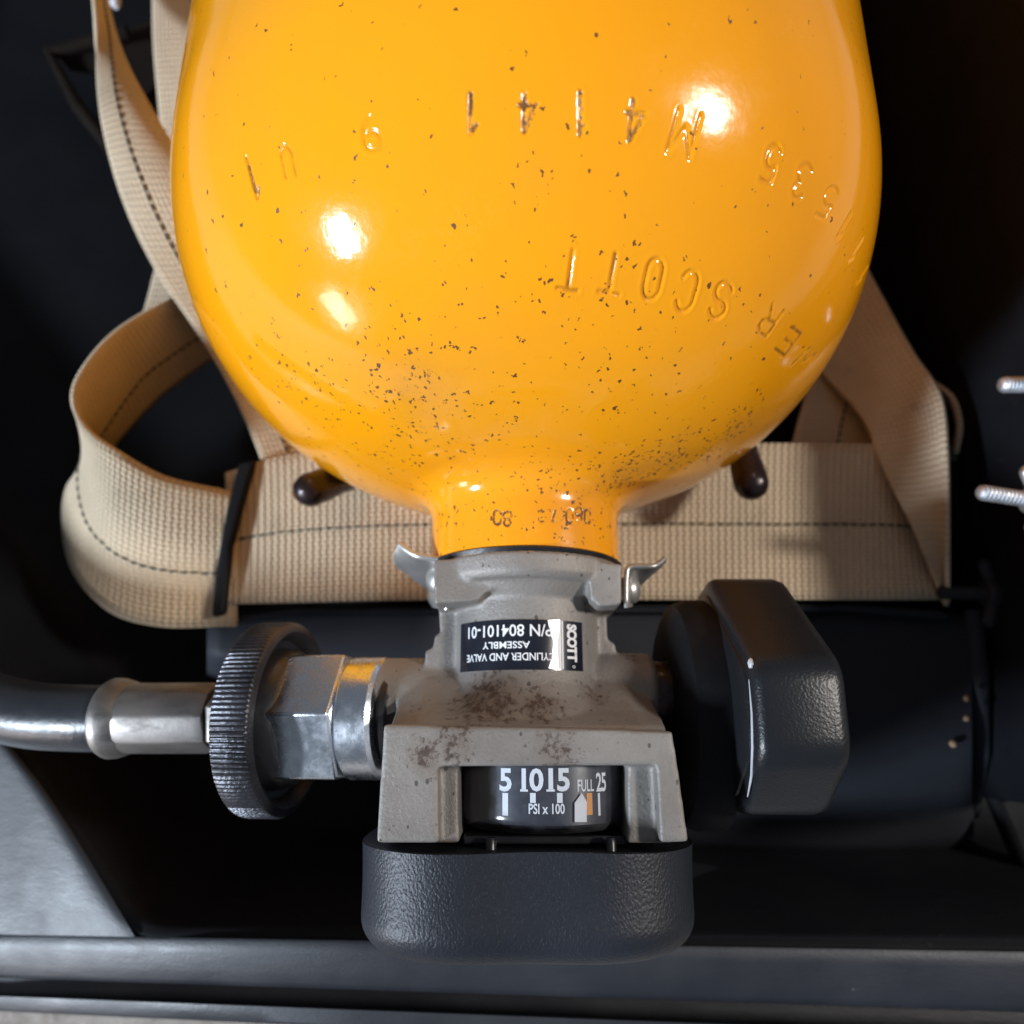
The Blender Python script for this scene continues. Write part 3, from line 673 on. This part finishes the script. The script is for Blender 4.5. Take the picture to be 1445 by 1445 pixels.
def printed(txt, px, r, mat, parent, rot=0, x0=0, z0=0, bold=0.0, name='lettering', gap=1.0, serif=False):
    cu = bpy.data.curves.new('t', 'FONT'); cu.body = txt; cu.size = 1; cu.offset = bold; cu.space_character = gap; cu.resolution_u = 3
    ob = bpy.data.objects.new('t', cu); COL.objects.link(ob)
    dg = bpy.context.evaluated_depsgraph_get(); dg.update(); me = bpy.data.meshes.new_from_object(ob.evaluated_get(dg))
    bpy.data.objects.remove(ob); bpy.data.curves.remove(cu)
    co = np.zeros(len(me.vertices)*3); me.vertices.foreach_get('co', co); co = co.reshape(-1, 3)
    mn, mx = co.min(0), co.max(0); q = (co[:, :2]-mn[:2])/(mx[:2]-mn[:2])     # 0..1
    if rot == 180: q = 1-q
    elif rot == -90: q = np.stack([q[:, 1], 1-q[:, 0]], 1)
    u0, v0, u1, v1 = px; um, vm = (u0+u1)/2, (v0+v1)/2
    s0 = cylhit(u0, vm, r, x0, z0)[0]; s1 = cylhit(u1, vm, r, x0, z0)[0]; ya = cylhit(um, v0, r, x0, z0)[1]; yb = cylhit(um, v1, r, x0, z0)[1]
    P = np.array([wrap(s0+(s1-s0)*a, yb+(ya-yb)*b, r, x0, z0) for a, b in q]); me.vertices.foreach_set('co', P.ravel()); me.update()
    return link(name, me, mat, parent, smooth=False)
RLa = RL+.00022
lab = patch('label', (650, 874, 822, 945), RLa, M['lab'], tank)
pr = RLa+.00006
patch('label_rule', (786, 875, 792, 944), pr, M['ink'], lab); 
m = MB()
pts = [(773, 875), (790, 874), (789, 890), (786, 905), (788, 944), (774, 943), (779, 928), (781, 905), (777, 892)]
V = []
for u, v in pts: s, y = cylhit(u, v, pr+.00004); V.append(wrap(s, y, pr+.00004))
pyd('scuff', V, [tuple(range(len(V)))], M['silver'], lab, smooth=False)
patch('label_rule', (793, 876, 795, 944), pr+.00003, M['ink'], lab)
RW = pr+.0001
printed('P/N 804101-01', (661, 881, 779, 898), RW, M['ink'], lab, 180, bold=.012)
printed('ASSEMBLY', (681, 905, 748, 915), RW, M['ink'], lab, 180, bold=.015)
printed('CYLINDER AND VALVE', (659, 921, 783, 932), RW, M['ink'], lab, 180, bold=.012)
printed('SCOTT', (800, 881, 814, 934), RW, M['ink'], lab, -90, bold=.055, gap=.92)
printed('o', (808, 939, 812, 943), RW, M['ink'], lab, 0)
# ------------------------------------------------------------------ gauge
GX = U(770, 1130, .018)[0]; GR = .0176; GZ = ZB - .0015 - GR
ga = empty('pressure_gauge', (GX, -.015, GZ)); ga.parent = tank; ga.location = Vector((GX, -.015, GZ))-tank.location
yt = yat(770, 1074, GZ+GR); yb = yat(770, 1180, GZ+GR)
def glassprof(R_, y_t, y_b, rc=.0032):
    P = [(y_t, R_)]
    for k in range(9): a = k/8*PI/2; P.append((y_b+rc*(1-math.sin(a)) , R_-rc+rc*math.cos(a)))
    P.append((y_b, R_*.5)); return P
m = MB(); m.rev(glassprof(GR, yt, yb), (GX, 0, GZ), AX, 96, cap=False)
gl = m.build('gauge_glass', M['glass'], ga, auto=None)
DR = GR-.0011
m = MB(); m.rev([(yt, DR), (yb+.0016, DR), (yb+.001, DR-.001)], (GX, 0, GZ), AX, 96); dial = m.build('dial', M['dial'], ga)
k = dict(x0=GX, z0=GZ); D1 = DR+.0001
printed('5', (705, 1084, 722, 1117), D1, M['ink'], dial, 0, bold=.03, **k)
printed('10', (736, 1084, 767, 1117), D1, M['ink'], dial, 0, bold=.03, gap=.9, **k)
printed('15', (774, 1084, 804, 1117), D1, M['ink'], dial, 0, bold=.03, gap=.9, **k)
printed('FULL', (815, 1100, 838, 1117), D1, M['ink'], dial, 0, bold=.015, **k)
printed('25', (841, 1090, 855, 1117), D1, M['ink'], dial, 0, bold=.02, gap=.9, **k)
printed('PSI x 100', (746, 1134, 797, 1149), D1, M['ink'], dial, 0, bold=.02, **k)
for u0, u1, v1 in ((709, 717, 1151), (748, 756, 1133), (786, 794, 1133), (844, 847, 1151)): patch('tick_mark', (u0, 1119, u1, v1), D1, M['ink'], dial, n=3, **k)
for x, (a, b) in ((738, (734, 745)), (775, (771, 783))): patch('digit_serif', (a, 1114, b, 1117), D1+.00003, M['ink'], dial, n=3, **k)
patch('full_band', (828, 1119, 836, 1150), D1, M['orange'], dial, n=3, **k)
V = []
for u, v in ((811, 1160), (811, 1133), (821, 1119), (828, 1131), (828, 1160)): s, y = cylhit(u, v, D1+.0004, **k); V.append(wrap(s, y, D1+.0004, **k))
pyd('needle', V, [tuple(range(5))], M['white'], ga, smooth=False)
# black back of the window and little pins under the glass
m = MB(); m.prism([U(640, 1072, ZB-.004), U(892, 1072, ZB-.004), U(892, 1192, ZB-.004), U(640, 1192, ZB-.004)], -.01, .004); m.build('window_back', M['black'], ga)
for u in (693, 862):
    p = U(u, 1190, ZB-.004); m = MB(); m.rev([(-.003, .0010), (.0004, .0010), (.0010, .0007)], p, AX, 20); m.build('pin', M['black'], ga)
m = MB(); yy0 = yat(770, 1180, ZB); m.box((U(655, 1185, .018)[0], yy0-.0022, .0), (U(880, 1185, .018)[0], yy0-.0007, ZB-.006)); bevel(m.build('gauge_seat', M['black'], ga), .0004)
# ------------------------------------------------------------------ rubber bumper
ZS = .0300; yA = yat(740, 1206, ZS); yB = yat(740, 1378, ZS)
xl = U(512, 1230, .008)[0]; xr = U(976, 1230, .008)[0]; xc = (xl+xr)/2; hw = (xr-xl)/2
V = []; NS = 200
def sec(t):   # superellipse with a shallow waist on the near side
    c, s = math.cos(t), math.sin(t); nE = 3.4
    x = math.copysign(abs(c)**(2/nE), c); z = math.copysign(abs(s)**(2/nE), s)
    zz = z
    if s > 0: zz = z*(1 - .045*math.exp(-((x-.0)/.38)**2) - .10*max(0, x-.45)**1.5)
    return x, zz
L_ = yA-yB; rings = []
for q in np.linspace(0, 1, 22): rings.append((yA - q*(L_-.006), 1 - .004*math.sin(q*PI) - .012*q, 0))
for k_ in range(1, 10): a = k_/9*PI/2; rings.append((yA-(L_-.006)-.006*math.sin(a), None, .0062*(1-math.cos(a))))
m = MB(); n = NS; VV = []
top = [(yA, 1, .0032), (yA+.0002, 1, .0018)]
rings = [(yA-.0002, 1, .0022), (yA+.0001, 1, .0010), (yA-.0001, 1, .0003)] + rings
for (y, sc_, ins) in rings:
    sc_ = .988 if sc_ is None else sc_
    for i in range(n):
        x, z = sec(2*PI*i/n); wx = hw*sc_-ins; wz = ZS*sc_-ins
        yo = .00022*math.sin(x*5+1) * (1 if y > yA-.002 else 0) - (.0013*max(0, x)**2 if y > yA-.003 else 0)*0
        sag = -.0016*(1-x*x) * max(0, (yA-.01-y)/(L_-.01)) * 0
        VV.append((xc+x*wx, y+yo+sag, (z*wz if z > 0 else z*.026)))
m.add(VV, [(i*n+k, i*n+(k+1) % n, (i+1)*n+(k+1) % n, (i+1)*n+k) for i in range(len(rings)-1) for k in range(n)] + [tuple(range(n)), tuple((len(rings)-1)*n+k for k in range(n))[::-1]])
bo = m.build('bumper', M['bumper'], tank, auto=50)
b = bmesh.new(); b.from_mesh(bo.data); bmesh.ops.recalc_face_normals(b, faces=b.faces); b.to_mesh(bo.data); b.free()
# ------------------------------------------------------------------ knob on the right
def roundpoly(P, r, n=7): return loop(P, r, n)
kp = [(.0116, .0316), (.0335, .0046), (.0290, -.022), (.004, -.034), (-.016, -.022), (-.0160, .0170), (-.0050, .0310)]
kl = roundpoly(kp, .0040, 8); XL, XR = .0408, .0587
def xprism(m, poly, prof, cen=(.006, -.001)):
    n = len(poly); V = []
    for x, ins in prof:
        for (y, z) in poly:
            d = np.array([y-cen[0], z-cen[1]]); L = np.linalg.norm(d); d = d*(1-ins/L); V.append((x, cen[0]+d[0], cen[1]+d[1]))
    Fc = [(i*n+k, i*n+(k+1) % n, (i+1)*n+(k+1) % n, (i+1)*n+k) for i in range(len(prof)-1) for k in range(n)]
    Fc += [tuple(range(n))[::-1], tuple((len(prof)-1)*n+k for k in range(n))]
    m.add(V, Fc)
m = MB(); xprism(m, kl, [(XL+.0002, .0040), (XL+.0004, .0016), (XL+.0012, .0004), (XL+.0024, .0), (XR-.003, .0), (XR-.0012, .0006), (XR-.0004, .0018), (XR, .004)])
kn = fixn(m.build('knob', M['knob'], tank, auto=50))
m = MB(); xprism(m, kl, [(XL-.0009, .0060), (XL-.0002, .0038), (XL+.0008, .0034), (XL+.0016, .004)]); fixn(m.build('knob_skirt', M['knob'], kn, auto=40))
m = MB(); m.rev([(.0315, .012), (.0320, .0200), (.0335, .0238), (.0365, .0250), (XL+.001, .0250)], (0, .004, -.004), (1, 0, 0), 60); m.build('knob_hub', M['tray'], kn, auto=40)
m = MB(); pts = [(XL-.0009, y, z) for y, z in [(.008, .0295), (.002, .0296), (-.004, .0283), (-.009, .0262), (-.013, .0225)]]
m.tube([(XL+.0003, y+.001, z-.0008) for _, y, z in pts], [.0001, .00026, .0003, .00028, .0001], 8); m.build('worn_edge', M['silver'], kn)
m = MB(); b_ = bmesh.new(); bmesh.ops.create_icosphere(b_, subdivisions=2, radius=.0008)
m.add([(XL+.0007+v.co.x*.7*rng.uniform(.7, 1.2), .0118+v.co.y*rng.uniform(.8, 1.5), .0294+v.co.z*rng.uniform(.7, 1.1)) for v in b_.verts], [[v.index for v in f.verts] for f in b_.faces]); b_.free()
m.build('worn_chip', M['silver'], kn)
# ------------------------------------------------------------------ hose assembly on the left
tilt = math.radians(9); HX = Vector((math.cos(tilt), 0, math.sin(tilt))); yh = yat(420, 1012, 0)
O = Vector((-.026, yh, 0)); 
hz = tag(empty('air_hose', tuple(O)), 'black air hose with steel ferrule and knurled hand wheel screwed to the valve', 'hose')
def at(x): return (x+.026)/math.cos(tilt)          # distance along the axis for a world x
m = MB(); m.rev([(at(-.034), .0088), (at(-.020), .0088)], O, HX, 40); m.build('thread_stub', M['peg'], hz)
m = MB(); m.rev([(at(-.0385), .0100), (at(-.0383), .0124), (at(-.0376), .0131), (at(-.0312), .0131), (at(-.0304), .0124), (at(-.0302), .0095)], O, HX, 80); m.build('union_ring', M['zinc'], hz)
m = MB(); m.rev([(at(-.0304), .0098), (at(-.0290), .0112), (at(-.0280), .0108), (at(-.0278), .008)], O, HX, 48); m.build('seal_ring', M['black'], hz)
m = MB(); rh = .0149
hexr = [(at(-.0520), rh), (at(-.0388), rh), (at(-.0383), rh*.97)]
ang = math.radians(3)
n0 = Vector((0, math.sin(ang), 1)); ax = HX
m.rev(hexr, O, HX, 6, n0=Vector((0, .03, 1)))
bevel(m.build('hex_nut', M['zinc'], hz, auto=25), .0004, 2)
# hand wheel with knurling and dished face
RWh = .0213; NK = 124; c0, c1 = at(-.0612), at(-.0520); V = []; nseg = NK*4
prof = [(c0+.0012, RWh*.55, 0), (c0, RWh*.80, 0), (c0+.0002, RWh*.93, 0), (c0+.0008, RWh*.985, .3), (c0+.0016, RWh, 1), (c1-.0014, RWh, 1), (c1-.0007, RWh*.985, .3), (c1-.0003, RWh*.95, 0), (c1, RWh*.90, 0), (c1-.0006, RWh*.86, 0), (c1-.003, RWh*.80, 0), (c1-.0045, RWh*.5, 0)]
e1 = Vector((0, 1, 0)); e2 = HX.cross(e1)
for d, r, kk in prof:
    for i in range(nseg):
        a = 2*PI*i/nseg; q = r - kk*.00034*(1 if i % 4 in (2, 3) else 0) * (1+.25*math.sin(a*7.3)) ; V.append(O + HX*d + (e1*math.cos(a)+e2*math.sin(a))*q)
Fc = [(i*nseg+k, i*nseg+(k+1) % nseg, (i+1)*nseg+(k+1) % nseg, (i+1)*nseg+k) for i in range(len(prof)-1) for k in range(nseg)] + [tuple(range(nseg))[::-1], tuple((len(prof)-1)*nseg+k for k in range(nseg))]
fixn(pyd('hand_wheel', V, Fc, M['wheel'], hz, auto=40))
m = MB(); m.rev([(c1-.0040, RWh*.74), (c1-.0002, RWh*.70), (c1+.0012, RWh*.66), (c1+.0016, RWh*.5)], O, HX, 64); m.build('wheel_hub', M['black'], hz, auto=40)
# small nut, ferrule, hose
m = MB(); m.rev([(at(-.0705), .0062), (at(-.0692), .0080), (at(-.0608), .0080)], O, HX, 6, n0=Vector((0, .3, 1))); bevel(m.build('small_nut', M['ferrule'], hz, auto=25), .0005)
fp = [(at(-.0972), .0080), (at(-.0970), .0088), (at(-.0962), .0092), (at(-.0946), .0091), (at(-.0925), .0085), (at(-.0912), .0081), (at(-.0915), .0080), (at(-.0722), .0079), (at(-.0705), .0074), (at(-.070), .005)]
m = MB(); nn = 96; V = []; ee1 = Vector((0, 1, 0)); ee2 = HX.cross(ee1)
for d, r in fp:
    for i in range(nn):
        a = 2*PI*i/nn; flat = abs(((a/(PI/4)) % 1)-.5)*2; q = r*(1 - (.055*(1-flat**2) if .0060 < r < .0082 and d > at(-.0915) else 0)); V.append(O+HX*d+(ee1*math.cos(a)+ee2*math.sin(a))*q)
Fc = [(i*nn+k, i*nn+(k+1) % nn, (i+1)*nn+(k+1) % nn, (i+1)*nn+k) for i in range(len(fp)-1) for k in range(nn)] + [tuple(range(nn))[::-1], tuple((len(fp)-1)*nn+k for k in range(nn))]
fixn(pyd('ferrule', V, Fc, M['ferrule'], hz, auto=30))
hs = O + HX*at(-.096); P = [np.array(hs), np.array(O+HX*at(-.104)), U(40, 1008, -.0155), U(-40, 985, -.019), U(-140, 930, -.026), U(-260, 820, -.04)]
m = MB(); m.tube(spline(P, 60), .0077, 40); m.build('hose_tube', M['hose'], hz, auto=None)
